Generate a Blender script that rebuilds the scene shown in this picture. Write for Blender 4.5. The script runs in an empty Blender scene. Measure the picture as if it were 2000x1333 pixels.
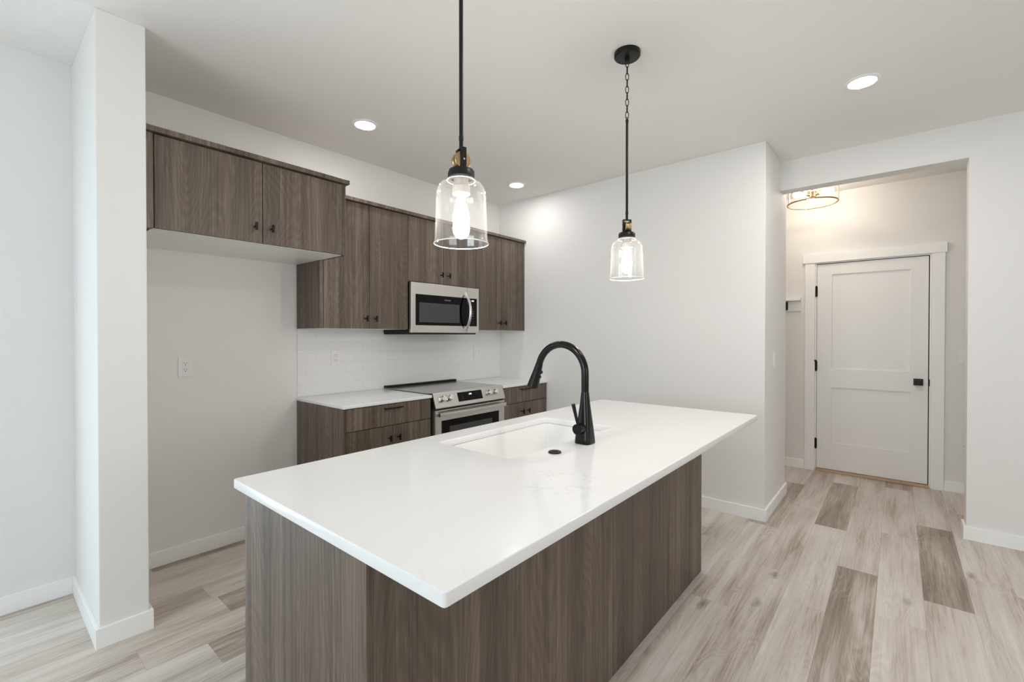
import bpy, bmesh, math, random
from mathutils import Vector, Matrix
random.seed(7)
S = bpy.context.scene
COL = S.collection
PI = math.pi

# ------------------------------------------------------------------ camera
CAM_H = 1.3283
cam_d = bpy.data.cameras.new('camera')
cam = bpy.data.objects.new('camera', cam_d)
COL.objects.link(cam)
S.camera = cam
cam_d.sensor_width = 36.0
cam_d.lens = 893.84 / 2000 * 36.0
cam_d.shift_y = -0.0017
cam_d.clip_start = 0.05
cam.location = (0, 0, CAM_H)
cam.rotation_euler = (math.radians(90 - 0.486), 0, math.radians(40.126 - 90))

# ------------------------------------------------------------------ world, exposure, daylight
S.view_settings.view_transform = 'Standard'
S.view_settings.look = 'None'
S.view_settings.gamma = 1.0
S.view_settings.use_curve_mapping = False
S.view_settings.exposure = 0.20
S.cycles.use_denoising = True
S.cycles.max_bounces = 14
S.cycles.diffuse_bounces = 8
S.cycles.transparent_max_bounces = 16
S.cycles.sample_clamp_indirect = 6.0

W = bpy.data.worlds.new('sky')
S.world = W
W.use_nodes = True
bg = W.node_tree.nodes['Background']
bg.inputs['Color'].default_value = (0.80, 0.90, 1.0, 1)
bg.inputs['Strength'].default_value = 0.4

def area(name, loc, rot, sx, sy, power, color):
    l = bpy.data.lights.new(name, 'AREA')
    l.shape = 'RECTANGLE'; l.size = sx; l.size_y = sy
    l.energy = power; l.color = color
    o = bpy.data.objects.new(name, l); COL.objects.link(o)
    o.location = loc; o.rotation_euler = rot
    return o

# daylight through the glass door, and through two added windows out of view
area('daylight_glass_door', (-0.95, 3.56, 1.08), (math.radians(-90), 0, 0), 2.0, 2.1, 28, (0.74, 0.89, 1.0))
area('added_side_daylight', (-3.02, 0.85, 1.50), (0, math.radians(-90), 0), 1.4, 2.2, 68, (0.79, 0.92, 1.0))  # window light added out of view to brighten the room from the side
area('added_south_daylight', (0.6, -4.05, 1.55), (math.radians(90), 0, 0), 3.4, 1.5, 52, (0.95, 0.97, 1.0))  # fill added behind the camera to lift the kitchen fronts

# ------------------------------------------------------------------ measured room
YW = 3.248; XR = 3.6455; YE = 0.7211; XE = 4.1806; XJ = 4.4284; YJ = -0.3475
XD = 5.368; ZC = 2.709; PX0 = 0.3487; PX1 = 0.5183; YP = 2.585
XWEST = -2.6; YSOUTH = -3.6
HB = 2.481; XH = 4.305

# ------------------------------------------------------------------ materials
def newmat(name):
    m = bpy.data.materials.new(name); m.use_nodes = True
    nt = m.node_tree
    return m, nt, nt.nodes['Principled BSDF']

def plain(name, col, rough=0.5, metal=0.0, spec=0.5, emis=None, es=0, noise=0.0):
    m, nt, b = newmat(name)
    b.inputs['Base Color'].default_value = (*col, 1)
    b.inputs['Roughness'].default_value = rough
    b.inputs['Metallic'].default_value = metal
    b.inputs['Specular IOR Level'].default_value = spec
    if emis:
        b.inputs['Emission Color'].default_value = (*emis, 1)
        b.inputs['Emission Strength'].default_value = es
    if noise:
        N = nt.nodes; L = nt.links
        g = N.new('ShaderNodeNewGeometry')
        t = N.new('ShaderNodeTexNoise'); t.inputs['Scale'].default_value = noise; t.inputs['Detail'].default_value = 3
        L.new(g.outputs['Position'], t.inputs['Vector'])
        bp = N.new('ShaderNodeBump'); bp.inputs['Strength'].default_value = 0.12; bp.inputs['Distance'].default_value = 0.002
        L.new(t.outputs['Fac'], bp.inputs['Height']); L.new(bp.outputs['Normal'], b.inputs['Normal'])
    return m

def ramp(N, pts):
    r = N.new('ShaderNodeValToRGB')
    e = r.color_ramp.elements
    while len(e) < len(pts): e.new(0.5)
    for k, (p, c) in enumerate(pts):
        e[k].position = p; e[k].color = (*c, 1)
    return r

def math_node(N, L, op, a, b=None, clamp=False):
    n = N.new('ShaderNodeMath'); n.operation = op; n.use_clamp = clamp
    for k, v in enumerate((a, b)):
        if v is None: continue
        if isinstance(v, (int, float)): n.inputs[k].default_value = v
        else: L.new(v, n.inputs[k])
    return n.outputs[0]

def mixcol(N, L, fac, a, b, mode='MIX'):
    n = N.new('ShaderNodeMix'); n.data_type = 'RGBA'; n.blend_type = mode
    for sock, v in ((n.inputs['Factor'], fac), (n.inputs[6], a), (n.inputs[7], b)):
        if isinstance(v, (int, float)): sock.default_value = v
        elif isinstance(v, tuple): sock.default_value = (*v, 1)
        else: L.new(v, sock)
    return n.outputs[2]

def wood_laminate():
    m, nt, b = newmat('grey_brown_laminate'); N = nt.nodes; L = nt.links
    g = N.new('ShaderNodeNewGeometry'); oi = N.new('ShaderNodeObjectInfo')
    rnd = math_node(N, L, 'MULTIPLY', oi.outputs['Random'], 37.0)
    cv = N.new('ShaderNodeCombineXYZ'); L.new(rnd, cv.inputs[0]); L.new(rnd, cv.inputs[1]); L.new(rnd, cv.inputs[2])
    ad = N.new('ShaderNodeVectorMath'); ad.operation = 'ADD'
    L.new(g.outputs['Position'], ad.inputs[0]); L.new(cv.outputs[0], ad.inputs[1])
    def noise(sx, sz, detail, dist=0.0, rough=0.55):
        mp = N.new('ShaderNodeMapping'); mp.inputs['Scale'].default_value = (sx, sx, sz)
        L.new(ad.outputs[0], mp.inputs['Vector'])
        t = N.new('ShaderNodeTexNoise'); t.inputs['Scale'].default_value = 1.0
        t.inputs['Detail'].default_value = detail; t.inputs['Distortion'].default_value = dist
        t.inputs['Roughness'].default_value = rough
        L.new(mp.outputs[0], t.inputs['Vector']); return t.outputs['Fac']
    broad = noise(9, 0.35, 3)
    mid = noise(48, 0.9, 3, 0.4)
    fine = noise(300, 5.0, 2, 0.2)
    # cathedral figure: contour lines of a slow, vertically stretched field
    cath = noise(3.2, 0.6, 1, 0.6)
    w = math_node(N, L, 'MULTIPLY', cath, 300.0)
    w = math_node(N, L, 'SINE', w)
    w = math_node(N, L, 'MULTIPLY', w, 0.02)
    v = math_node(N, L, 'MULTIPLY', broad, 0.38)
    v = math_node(N, L, 'ADD', v, math_node(N, L, 'MULTIPLY', mid, 0.32))
    v = math_node(N, L, 'ADD', v, math_node(N, L, 'MULTIPLY', fine, 0.30))
    v = math_node(N, L, 'ADD', v, w)
    r = ramp(N, [(0.35, (0.046, 0.032, 0.022)), (0.50, (0.119, 0.087, 0.064)), (0.65, (0.232, 0.184, 0.145))])
    L.new(v, r.inputs[0]); L.new(r.outputs[0], b.inputs['Base Color'])
    b.inputs['Roughness'].default_value = 0.42
    b.inputs['Specular IOR Level'].default_value = 0.55
    bp = N.new('ShaderNodeBump'); bp.inputs['Strength'].default_value = 0.25; bp.inputs['Distance'].default_value = 0.0006
    L.new(fine, bp.inputs['Height']); L.new(bp.outputs[0], b.inputs['Normal'])
    return m

def floor_material():
    m, nt, b = newmat('oak_look_vinyl_plank'); N = nt.nodes; L = nt.links
    uv = N.new('ShaderNodeUVMap'); uv.uv_map = 'plank'      # metres along / across the plank
    at = N.new('ShaderNodeAttribute'); at.attribute_name = 'tone'
    rn = N.new('ShaderNodeAttribute'); rn.attribute_name = 'shift'
    g = N.new('ShaderNodeNewGeometry')
    cv = N.new('ShaderNodeCombineXYZ')
    for k in range(3): L.new(math_node(N, L, 'MULTIPLY', rn.outputs['Fac'], 53.0), cv.inputs[k])
    ad = N.new('ShaderNodeVectorMath'); ad.operation = 'ADD'
    L.new(g.outputs['Position'], ad.inputs[0]); L.new(cv.outputs[0], ad.inputs[1])
    def noise(sx, sy, detail, dist=0.0, rough=0.55):
        mp = N.new('ShaderNodeMapping'); mp.inputs['Scale'].default_value = (sx, sy, 1)
        L.new(ad.outputs[0], mp.inputs['Vector'])
        t = N.new('ShaderNodeTexNoise'); t.inputs['Scale'].default_value = 1.0
        t.inputs['Detail'].default_value = detail; t.inputs['Distortion'].default_value = dist
        t.inputs['Roughness'].default_value = rough
        L.new(mp.outputs[0], t.inputs['Vector']); return t.outputs['Fac']
    broad = noise(1.1, 8, 3, 0.35)
    fine = noise(3.5, 150, 4, 0.15, 0.62)
    mid = noise(1.6, 30, 3, 0.6, 0.6)
    cath = noise(1.1, 6.0, 2, 0.5)
    wv = math_node(N, L, 'SINE', math_node(N, L, 'MULTIPLY', cath, 150.0))
    wmask = math_node(N, L, 'MULTIPLY', math_node(N, L, 'SUBTRACT', noise(1.7, 8, 1), 0.42), 5.0, True)
    wv = math_node(N, L, 'MULTIPLY', wv, math_node(N, L, 'MULTIPLY', wmask, 0.028))
    v = math_node(N, L, 'MULTIPLY', broad, 0.48)
    v = math_node(N, L, 'ADD', v, math_node(N, L, 'MULTIPLY', mid, 0.24))
    v = math_node(N, L, 'ADD', v, math_node(N, L, 'MULTIPLY', fine, 0.28))
    v = math_node(N, L, 'ADD', v, wv)
    v = math_node(N, L, 'SUBTRACT', v, math_node(N, L, 'MULTIPLY', at.outputs['Fac'], 0.17))
    r = ramp(N, [(0.22, (0.20, 0.155, 0.12)), (0.35, (0.375, 0.310, 0.258)), (0.46, (0.56, 0.502, 0.445)), (0.62, (0.695, 0.655, 0.61))])
    L.new(v, r.inputs[0])
    # knots
    mp = N.new('ShaderNodeMapping'); mp.inputs['Scale'].default_value = (2.2, 6.0, 1)
    L.new(ad.outputs[0], mp.inputs['Vector'])
    vo = N.new('ShaderNodeTexVoronoi'); vo.inputs['Scale'].default_value = 1.0; vo.inputs['Randomness'].default_value = 1.0
    L.new(mp.outputs[0], vo.inputs['Vector'])
    wob = math_node(N, L, 'ADD', vo.outputs['Distance'], math_node(N, L, 'MULTIPLY', math_node(N, L, 'SUBTRACT', noise(30, 60, 2), 0.5), 0.12))
    kn = N.new('ShaderNodeMapRange'); kn.inputs['From Min'].default_value = 0.02; kn.inputs['From Max'].default_value = 0.16
    kn.inputs['To Min'].default_value = 0.72; kn.inputs['To Max'].default_value = 0.0
    L.new(wob, kn.inputs['Value'])
    kmask = math_node(N, L, 'GREATER_THAN', N_out(N, L, vo), 0.62)
    kf = math_node(N, L, 'MULTIPLY', kn.outputs[0], kmask)
    c = mixcol(N, L, kf, r.outputs[0], (0.14, 0.10, 0.075))
    # joints
    sp = N.new('ShaderNodeSeparateXYZ'); L.new(uv.outputs[0], sp.inputs[0])
    j = math_node(N, L, 'MINIMUM', sp.outputs[0], sp.outputs[1])
    jf = N.new('ShaderNodeMapRange'); jf.inputs['From Min'].default_value = 0.0006; jf.inputs['From Max'].default_value = 0.0016
    jf.inputs['To Min'].default_value = 0.45; jf.inputs['To Max'].default_value = 0.0
    L.new(j, jf.inputs['Value'])
    c = mixcol(N, L, jf.outputs[0], c, (0.10, 0.08, 0.065))
    L.new(c, b.inputs['Base Color'])
    b.inputs['Roughness'].default_value = 0.42
    b.inputs['Specular IOR Level'].default_value = 0.45
    bp = N.new('ShaderNodeBump'); bp.inputs['Strength'].default_value = 0.2; bp.inputs['Distance'].default_value = 0.0006
    L.new(fine, bp.inputs['Height']); L.new(bp.outputs[0], b.inputs['Normal'])
    return m

def N_out(N, L, vo):
    s = N.new('ShaderNodeSeparateColor'); L.new(vo.outputs['Color'], s.inputs[0]); return s.outputs[0]

def quartz_material():
    m, nt, b = newmat('white_veined_quartz'); N = nt.nodes; L = nt.links
    g = N.new('ShaderNodeNewGeometry')
    def noise(s, detail, dist, rough=0.6):
        t = N.new('ShaderNodeTexNoise'); t.inputs['Scale'].default_value = s
        t.inputs['Detail'].default_value = detail; t.inputs['Distortion'].default_value = dist
        t.inputs['Roughness'].default_value = rough
        L.new(g.outputs['Position'], t.inputs['Vector']); return t.outputs['Fac']
    def vein(s, width, dist):
        a = math_node(N, L, 'ABSOLUTE', math_node(N, L, 'SUBTRACT', noise(s, 8, dist, 0.68), 0.5))
        r = N.new('ShaderNodeMapRange'); r.inputs['From Min'].default_value = 0; r.inputs['From Max'].default_value = width
        r.inputs['To Min'].default_value = 1; r.inputs['To Max'].default_value = 0
        L.new(a, r.inputs['Value']); return r.outputs[0]
    def patch(cx, cy, sx, sy):
        mp = N.new('ShaderNodeMapping'); mp.vector_type = 'POINT'
        mp.inputs['Location'].default_value = (-cx / sx, -cy / sy, 0); mp.inputs['Scale'].default_value = (1 / sx, 1 / sy, 0)
        L.new(g.outputs['Position'], mp.inputs['Vector'])
        le = N.new('ShaderNodeVectorMath'); le.operation = 'LENGTH'; L.new(mp.outputs[0], le.inputs[0])
        r = N.new('ShaderNodeMapRange'); r.inputs['From Min'].default_value = 0.25; r.inputs['From Max'].default_value = 1
        r.inputs['To Min'].default_value = 1; r.inputs['To Max'].default_value = 0
        L.new(le.outputs['Value'], r.inputs['Value']); return r.outputs[0]
    mask = N.new('ShaderNodeMapRange'); mask.inputs['From Min'].default_value = 0.52; mask.inputs['From Max'].default_value = 0.66
    L.new(noise(2.1, 2, 0.3), mask.inputs['Value'])
    v = math_node(N, L, 'MULTIPLY', vein(5.5, 0.010, 0.5), math_node(N, L, 'MULTIPLY', mask.outputs[0], 0.14))
    p = patch(1.14, 0.77, 0.20, 0.20)
    v2 = math_node(N, L, 'MULTIPLY', vein(7, 0.012, 0.35), math_node(N, L, 'MULTIPLY', p, 0.45))
    v = math_node(N, L, 'MAXIMUM', v, v2)
    c = mixcol(N, L, v, (0.815, 0.82, 0.82), (0.42, 0.415, 0.40))
    L.new(c, b.inputs['Base Color'])
    b.inputs['Roughness'].default_value = 0.14
    b.inputs['Specular IOR Level'].default_value = 0.5
    return m

def tile_material():
    m, nt, b = newmat('white_subway_tile'); N = nt.nodes; L = nt.links
    g = N.new('ShaderNodeNewGeometry'); sp = N.new('ShaderNodeSeparateXYZ'); L.new(g.outputs['Position'], sp.inputs[0])
    cb = N.new('ShaderNodeCombineXYZ')
    L.new(math_node(N, L, 'SUBTRACT', sp.outputs[0], 1.936), cb.inputs[0])
    L.new(math_node(N, L, 'SUBTRACT', sp.outputs[2], 1.2 - 0.0762 * 8), cb.inputs[1])
    br = N.new('ShaderNodeTexBrick'); br.inputs['Scale'].default_value = 1
    br.inputs['Brick Width'].default_value = 0.1545; br.inputs['Row Height'].default_value = 0.0762
    br.inputs['Mortar Size'].default_value = 0.0011; br.inputs['Mortar Smooth'].default_value = 0.4
    br.inputs['Color1'].default_value = (0.80, 0.795, 0.78, 1); br.inputs['Color2'].default_value = (0.80, 0.795, 0.78, 1)
    br.inputs['Mortar'].default_value = (0.70, 0.69, 0.67, 1)
    L.new(cb.outputs[0], br.inputs['Vector']); L.new(br.outputs['Color'], b.inputs['Base Color'])
    b.inputs['Roughness'].default_value = 0.22
    bp = N.new('ShaderNodeBump'); bp.invert = True; bp.inputs['Strength'].default_value = 0.5; bp.inputs['Distance'].default_value = 0.001
    L.new(br.outputs['Fac'], bp.inputs['Height']); L.new(bp.outputs[0], b.inputs['Normal'])
    return m

def steel_material():
    m, nt, b = newmat('brushed_stainless'); N = nt.nodes; L = nt.links
    g = N.new('ShaderNodeNewGeometry'); mp = N.new('ShaderNodeMapping'); mp.inputs['Scale'].default_value = (6, 6, 500)
    L.new(g.outputs['Position'], mp.inputs['Vector'])
    t = N.new('ShaderNodeTexNoise'); t.inputs['Scale'].default_value = 1; L.new(mp.outputs[0], t.inputs['Vector'])
    r = N.new('ShaderNodeMapRange'); r.inputs['To Min'].default_value = 0.26; r.inputs['To Max'].default_value = 0.36
    L.new(t.outputs['Fac'], r.inputs['Value']); L.new(r.outputs[0], b.inputs['Roughness'])
    b.inputs['Base Color'].default_value = (0.66, 0.64, 0.61, 1); b.inputs['Metallic'].default_value = 1.0
    return m

def clear_glass(name, base, edge, tint=(1, 1, 1), whit=0.0):
    """thin clear glass: mostly see-through, mirror-like towards grazing view"""
    m = bpy.data.materials.new(name); m.use_nodes = True
    nt = m.node_tree; N = nt.nodes; L = nt.links
    N.remove(N['Principled BSDF']); out = N['Material Output']
    tr = N.new('ShaderNodeBsdfTransparent'); tr.inputs[0].default_value = (*tint, 1)
    gl = N.new('ShaderNodeBsdfGlossy'); gl.inputs['Roughness'].default_value = 0.03; gl.inputs['Color'].default_value = (1, 1, 1, 1)
    lw = N.new('ShaderNodeLayerWeight'); lw.inputs['Blend'].default_value = 0.35
    r = N.new('ShaderNodeMapRange'); r.inputs['To Min'].default_value = base; r.inputs['To Max'].default_value = edge
    pw = math_node(N, L, 'POWER', lw.outputs['Facing'], 3.0)
    L.new(pw, r.inputs['Value'])
    src = gl.outputs[0]
    if whit:
        df = N.new('ShaderNodeBsdfTranslucent'); df.inputs[0].default_value = (1, 1, 1, 1)
        mx = N.new('ShaderNodeMixShader'); mx.inputs[0].default_value = whit
        L.new(gl.outputs[0], mx.inputs[1]); L.new(df.outputs[0], mx.inputs[2]); src = mx.outputs[0]
    mix = N.new('ShaderNodeMixShader')
    L.new(r.outputs[0], mix.inputs[0]); L.new(tr.outputs[0], mix.inputs[1]); L.new(src, mix.inputs[2])
    L.new(mix.outputs[0], out.inputs['Surface'])
    return m

M = {}
M['wall'] = plain('wall_paint', (0.79, 0.782, 0.765), 0.75, spec=0.3, noise=220)
M['ceil'] = plain('ceiling_paint', (0.86, 0.85, 0.83), 0.85, spec=0.2, noise=160)
M['trim'] = plain('trim_paint', (0.90, 0.90, 0.89), 0.4)
M['door'] = plain('door_paint', (0.85, 0.845, 0.835), 0.4)
M['wood'] = wood_laminate()
M['floor'] = floor_material()
M['quartz'] = quartz_material()
M['tile'] = tile_material()
M['steel'] = steel_material()
M['chrome'] = plain('polished_steel', (0.80, 0.79, 0.77), 0.12, metal=1)
M['black'] = plain('matte_black_metal', (0.006, 0.0055, 0.005), 0.36, spec=0.3)
M['bronze'] = plain('faucet_black', (0.005, 0.004, 0.0035), 0.22, spec=0.28)
M['gloss'] = plain('black_glass', (0.003, 0.003, 0.003), 0.06, spec=0.15)
M['cook'] = plain('ceramic_cooktop', (0.21, 0.21, 0.205), 0.16, spec=1.0)
M['window_dark'] = plain('smoked_window', (0.045, 0.045, 0.045), 0.15)
M['dark'] = plain('dark_gap', (0.02, 0.018, 0.016), 0.7)
M['white'] = plain('white_melamine', (0.86, 0.86, 0.85), 0.35)
M['sink'] = plain('white_composite', (0.88, 0.88, 0.87), 0.2)
M['plate'] = plain('white_plastic', (0.80, 0.79, 0.78), 0.35)
M['slot'] = plain('slot_dark', (0.03, 0.03, 0.03), 0.6)
M['brass'] = plain('aged_brass', (0.36, 0.26, 0.14), 0.36, metal=1)
M['socket'] = plain('porcelain_socket', (0.34, 0.31, 0.29), 0.35)
M['oak'] = plain('raw_oak_sill', (0.52, 0.36, 0.23), 0.5)
M['print'] = plain('grey_print', (0.35, 0.35, 0.35), 0.5)
M['led'] = plain('display_digits', (0.7, 0.8, 0.9), 0.4, emis=(0.8, 0.92, 1.0), es=1.6)
M['can'] = plain('downlight_diffuser', (0.9, 0.9, 0.9), 0.5, emis=(1.0, 0.975, 0.95), es=92)
M['can3'] = plain('downlight_diffuser_bright', (0.9, 0.9, 0.9), 0.5, emis=(1.0, 0.965, 0.94), es=215)
M['can_added'] = plain('added_downlight_diffuser', (0.9, 0.9, 0.9), 0.5, emis=(1.0, 0.965, 0.94), es=200)  # glow of the added downlight that is out of view
M['bulb'] = plain('lit_bulb', (1, 1, 1), 0.3, emis=(1.0, 0.91, 0.81), es=175)
M['hallbulb'] = plain('lit_hall_bulb', (1, 1, 1), 0.3, emis=(1.0, 0.88, 0.75), es=68)
M['shade'] = clear_glass('clear_shade_glass', 0.05, 0.60, whit=0.06)
M['pane'] = clear_glass('window_pane', 0.04, 0.6)
M['strip'] = plain('seam_strip', (0.30, 0.27, 0.25), 0.3)

# ------------------------------------------------------------------ mesh helpers
ORG = {}
def _merge(bm, tmp):
    me = bpy.data.meshes.new('tmp'); tmp.to_mesh(me); tmp.free(); bm.from_mesh(me); bpy.data.meshes.remove(me)

def box(bm, x0, x1, y0, y1, z0, z1, bev=0.0, seg=2):
    t = bmesh.new()
    bmesh.ops.create_cube(t, size=1)
    for v in t.verts:
        v.co = Vector(((x0 + x1) / 2 + v.co.x * (x1 - x0), (y0 + y1) / 2 + v.co.y * (y1 - y0), (z0 + z1) / 2 + v.co.z * (z1 - z0)))
    if bev:
        bmesh.ops.bevel(t, geom=t.edges[:], offset=bev, segments=seg, profile=0.6, affect='EDGES')
    _merge(bm, t); return bm

def lathe(bm, prof, c=(0, 0, 0), axis='Z', seg=48, cap0=True, cap1=True, mat=None):
    t = bmesh.new(); rings = []
    for r, z in prof:
        rings.append([t.verts.new((r * math.cos(2 * PI * k / seg), r * math.sin(2 * PI * k / seg), z)) for k in range(seg)])
    for a, b in zip(rings, rings[1:]):
        for k in range(seg):
            t.faces.new((a[k], a[(k + 1) % seg], b[(k + 1) % seg], b[k]))
    if cap0: t.faces.new(rings[0][::-1])
    if cap1: t.faces.new(rings[-1])
    R = {'Z': Matrix.Identity(4), 'X': Matrix.Rotation(PI / 2, 4, 'Y'), 'Y': Matrix.Rotation(-PI / 2, 4, 'X')}[axis] if isinstance(axis, str) else Vector((0, 0, 1)).rotation_difference(Vector(axis)).to_matrix().to_4x4()
    t.transform(Matrix.Translation(Vector(c)) @ R)
    bmesh.ops.recalc_face_normals(t, faces=t.faces)
    _merge(bm, t); return bm

def tube(bm, pts, r, seg=16, closed=False, cap=True):
    """round tube through pts; r number or list"""
    t = bmesh.new(); P = [Vector(p) for p in pts]; n = len(P)
    rr = r if isinstance(r, (list, tuple)) else [r] * n
    up = None; rings = []
    for i in range(n):
        a = P[(i - 1) % n] if (closed or i > 0) else P[i]; b = P[(i + 1) % n] if (closed or i < n - 1) else P[i]
        d = (b - a).normalized()
        if up is None:
            up = Vector((0, 0, 1)) if abs(d.z) < 0.9 else Vector((1, 0, 0))
        u = (up - d * up.dot(d)).normalized(); w = d.cross(u); up = u
        rings.append([t.verts.new(P[i] + (u * math.cos(2 * PI * k / seg) + w * math.sin(2 * PI * k / seg)) * rr[i]) for k in range(seg)])
    prs = list(zip(rings, rings[1:])) + ([(rings[-1], rings[0])] if closed else [])
    for a, b in prs:
        for k in range(seg): t.faces.new((a[k], a[(k + 1) % seg], b[(k + 1) % seg], b[k]))
    if cap and not closed: t.faces.new(rings[0][::-1]); t.faces.new(rings[-1])
    bmesh.ops.recalc_face_normals(t, faces=t.faces)
    _merge(bm, t); return bm

def prism(bm, poly, axis, a0, a1):
    """extrude polygon (list of 2-tuples) along axis"""
    t = bmesh.new()
    def P(p, a):
        return {'X': (a, p[0], p[1]), 'Y': (p[0], a, p[1]), 'Z': (p[0], p[1], a)}[axis]
    A = [t.verts.new(P(p, a0)) for p in poly]; B = [t.verts.new(P(p, a1)) for p in poly]
    t.faces.new(A); t.faces.new(B[::-1])
    for k in range(len(poly)):
        t.faces.new((A[k], B[k], B[(k + 1) % len(poly)], A[(k + 1) % len(poly)]))
    bmesh.ops.recalc_face_normals(t, faces=t.faces)
    _merge(bm, t); return bm

def link_mesh(name, me, m, parent=None, smooth=False):
    o = bpy.data.objects.new(name, me); COL.objects.link(o)
    org = ORG.get(parent.name, Vector((0, 0, 0))) if parent else Vector((0, 0, 0))
    if parent:
        me.transform(Matrix.Translation(-org)); o.parent = parent
    ORG[o.name] = org.copy()
    if m: me.materials.append(m)
    if smooth:
        for p in me.polygons: p.use_smooth = True
        try:
            me.set_sharp_from_angle(angle=math.radians(35))
        except Exception: pass
    return o

def obj(name, bm, m, parent=None, smooth=False):
    me = bpy.data.meshes.new(name); bm.to_mesh(me); bm.free()
    return link_mesh(name, me, m, parent, smooth)

def B(*a, **k): return box(bmesh.new(), *a, **k)

def tag(o, label, cat, group=None):
    o['label'] = label; o['category'] = cat
    if group: o['group'] = group
    return o

def top(o, label, cat, org, group=None):
    """top-level single mesh: move its origin to org"""
    o.data.transform(Matrix.Translation(-Vector(org))); o.location = org; ORG[o.name] = Vector(org)
    return tag(o, label, cat, group)

def thing(name, loc, label, cat, group=None):
    o = bpy.data.objects.new(name, None); COL.objects.link(o); o.location = loc
    o.empty_display_size = 0.1
    ORG[o.name] = Vector(loc)
    return tag(o, label, cat, group)

def struct(name, bm, m, parent=None):
    o = obj(name, bm, m, parent)
    if parent is None: o['kind'] = 'structure'
    return o

def text(name, s, size, loc, m, parent, rot=(PI / 2, 0, 0), ext=0.0002, align='CENTER'):
    c = bpy.data.curves.new('t', 'FONT'); c.body = s; c.size = size; c.extrude = ext; c.align_x = align; c.align_y = 'CENTER'
    c.resolution_u = 3
    t = bpy.data.objects.new('t', c); COL.objects.link(t)
    bpy.context.view_layer.update()
    me = bpy.data.meshes.new_from_object(t.evaluated_get(bpy.context.evaluated_depsgraph_get()))
    bpy.data.objects.remove(t); bpy.data.curves.remove(c)
    me.transform(Matrix.Translation(Vector(loc)) @ Matrix.LocRotScale(None, __import__('mathutils').Euler(rot), None))
    me.name = name
    return link_mesh(name, me, m, parent)

def copy_tree(root, loc, rotz=0.0):
    c = root.copy(); COL.objects.link(c); c.location = loc; c.rotation_euler.z = rotz
    def rec(src, dst):
        for ch in src.children:
            k = ch.copy(); COL.objects.link(k); k.parent = dst; rec(ch, k)
    rec(root, c); return c

# ------------------------------------------------------------------ floor: planks laid along X
def build_floor():
    w = 0.1825; y00 = 0.076; L0 = 1.195
    me = bpy.data.meshes.new('floor')
    off = {0: 3.22, -2: 3.077, 1: 2.635, 2: 2.94, -1: 3.958, -3: 3.52, 3: 3.58}
    dark = {(0, 2.6): 1, (-2, 3.6): 1, (1, 4.4): 0.85, (3, 4.1): 0.8, (-1, 5.5): 0.85}
    darks2 = [(2.50, 1.2), (2.15, 1.0)]
    vs, fs, tone, shift, uvs = [], [], [], [], []
    x0, x1, y0, y1 = XWEST - 0.1, XD + 0.05, YSOUTH - 0.1, YW + 0.05
    k = math.floor((y0 - y00) / w)
    rnd = random.Random(11)
    while y00 + k * w < y1:
        ya, yb = max(y0, y00 + k * w), min(y1, y00 + (k + 1) * w)
        o = off.get(k, rnd.random() * L0)
        yc = y00 + (k + 0.5) * w
        if 2.44 < yc < 2.63: o = 0.805
        if 2.08 < yc < 2.27: o = 0.655
        n = math.floor((x0 - o) / L0)
        while o + n * L0 < x1:
            xa, xb = max(x0, o + n * L0), min(x1, o + (n + 1) * L0)
            if xb > xa:
                xm = o + (n + 0.5) * L0
                t = rnd.uniform(-0.25, 0.30) if rnd.random() < 0.84 else rnd.uniform(0.4, 0.9)
                for (kk, dx), tv in dark.items():
                    if kk == k and abs(dx - xm) < 0.6: t = tv
                if -4 <= k <= 4 and t > 0.4 and not any(kk == k and abs(dx - xm) < 0.6 for (kk, dx) in dark): t = rnd.uniform(-0.2, 0.2)
                if (2.44 < yc < 2.63 or 2.08 < yc < 2.27): t = 0.9 if abs(xm - (0.73 + 0.67)) < 0.62 else rnd.uniform(-0.1, 0.25)
                b = len(vs); vs += [(xa, ya, 0), (xb, ya, 0), (xb, yb, 0), (xa, yb, 0)]
                fs.append((b, b + 1, b + 2, b + 3)); tone.append(t); shift.append(rnd.random())
                uvs += [(0, 0), (xb - xa, 0), (xb - xa, yb - ya), (0, yb - ya)]
            n += 1
        k += 1
    me.from_pydata(vs, [], fs)
    for nm, arr in (('tone', tone), ('shift', shift)):
        a = me.attributes.new(nm, 'FLOAT', 'FACE')
        for i, v in enumerate(arr): a.data[i].value = v
    uvl = me.uv_layers.new(name='plank')
    for i, uv in enumerate(uvs): uvl.data[i].uv = uv
    o = link_mesh('floor', me, M['floor']); o['kind'] = 'structure'
    o2 = None
build_floor()

# ------------------------------------------------------------------ room shell
T = 0.15
struct('ceiling', B(XWEST - T, XD + T, YSOUTH - T, YW + T, ZC, ZC + 0.12), M['ceil'])
GX0, GX1, GZ = -1.90, -0.03, 2.10
b = bmesh.new(); box(b, XWEST - T, GX0, YW, YW + T, 0, ZC); box(b, GX1, XR, YW, YW + T, 0, ZC); box(b, GX0, GX1, YW, YW + T, GZ, ZC)
struct('wall_back', b, M['wall'])
struct('wall_wing', B(PX0, PX1, YP, YW, 0, ZC, bev=0.004), M['wall'])
struct('wall_right', B(XR, XJ, YE, YW + T, 0, ZC, bev=0.004), M['wall'])
b = bmesh.new()
box(b, XE, XH, YSOUTH, YJ, 0, ZC); box(b, XE, XH, YJ, YE, HB, ZC)
struct('wall_entry', b, M['wall'])
DY0, DY1, DZ = 0.615, -0.215, 2.032
b = bmesh.new()
box(b, XD, XD + T, DY0, 2.6, 0, ZC); box(b, XD, XD + T, -1.6, DY1, 0, ZC); box(b, XD, XD + T, DY1, DY0, DZ, ZC)
struct('wall_hall', b, M['wall'])
struct('wall_hall_left', B(XJ, XD, 2.3, 2.4, 0, ZC), M['wall'])
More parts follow.
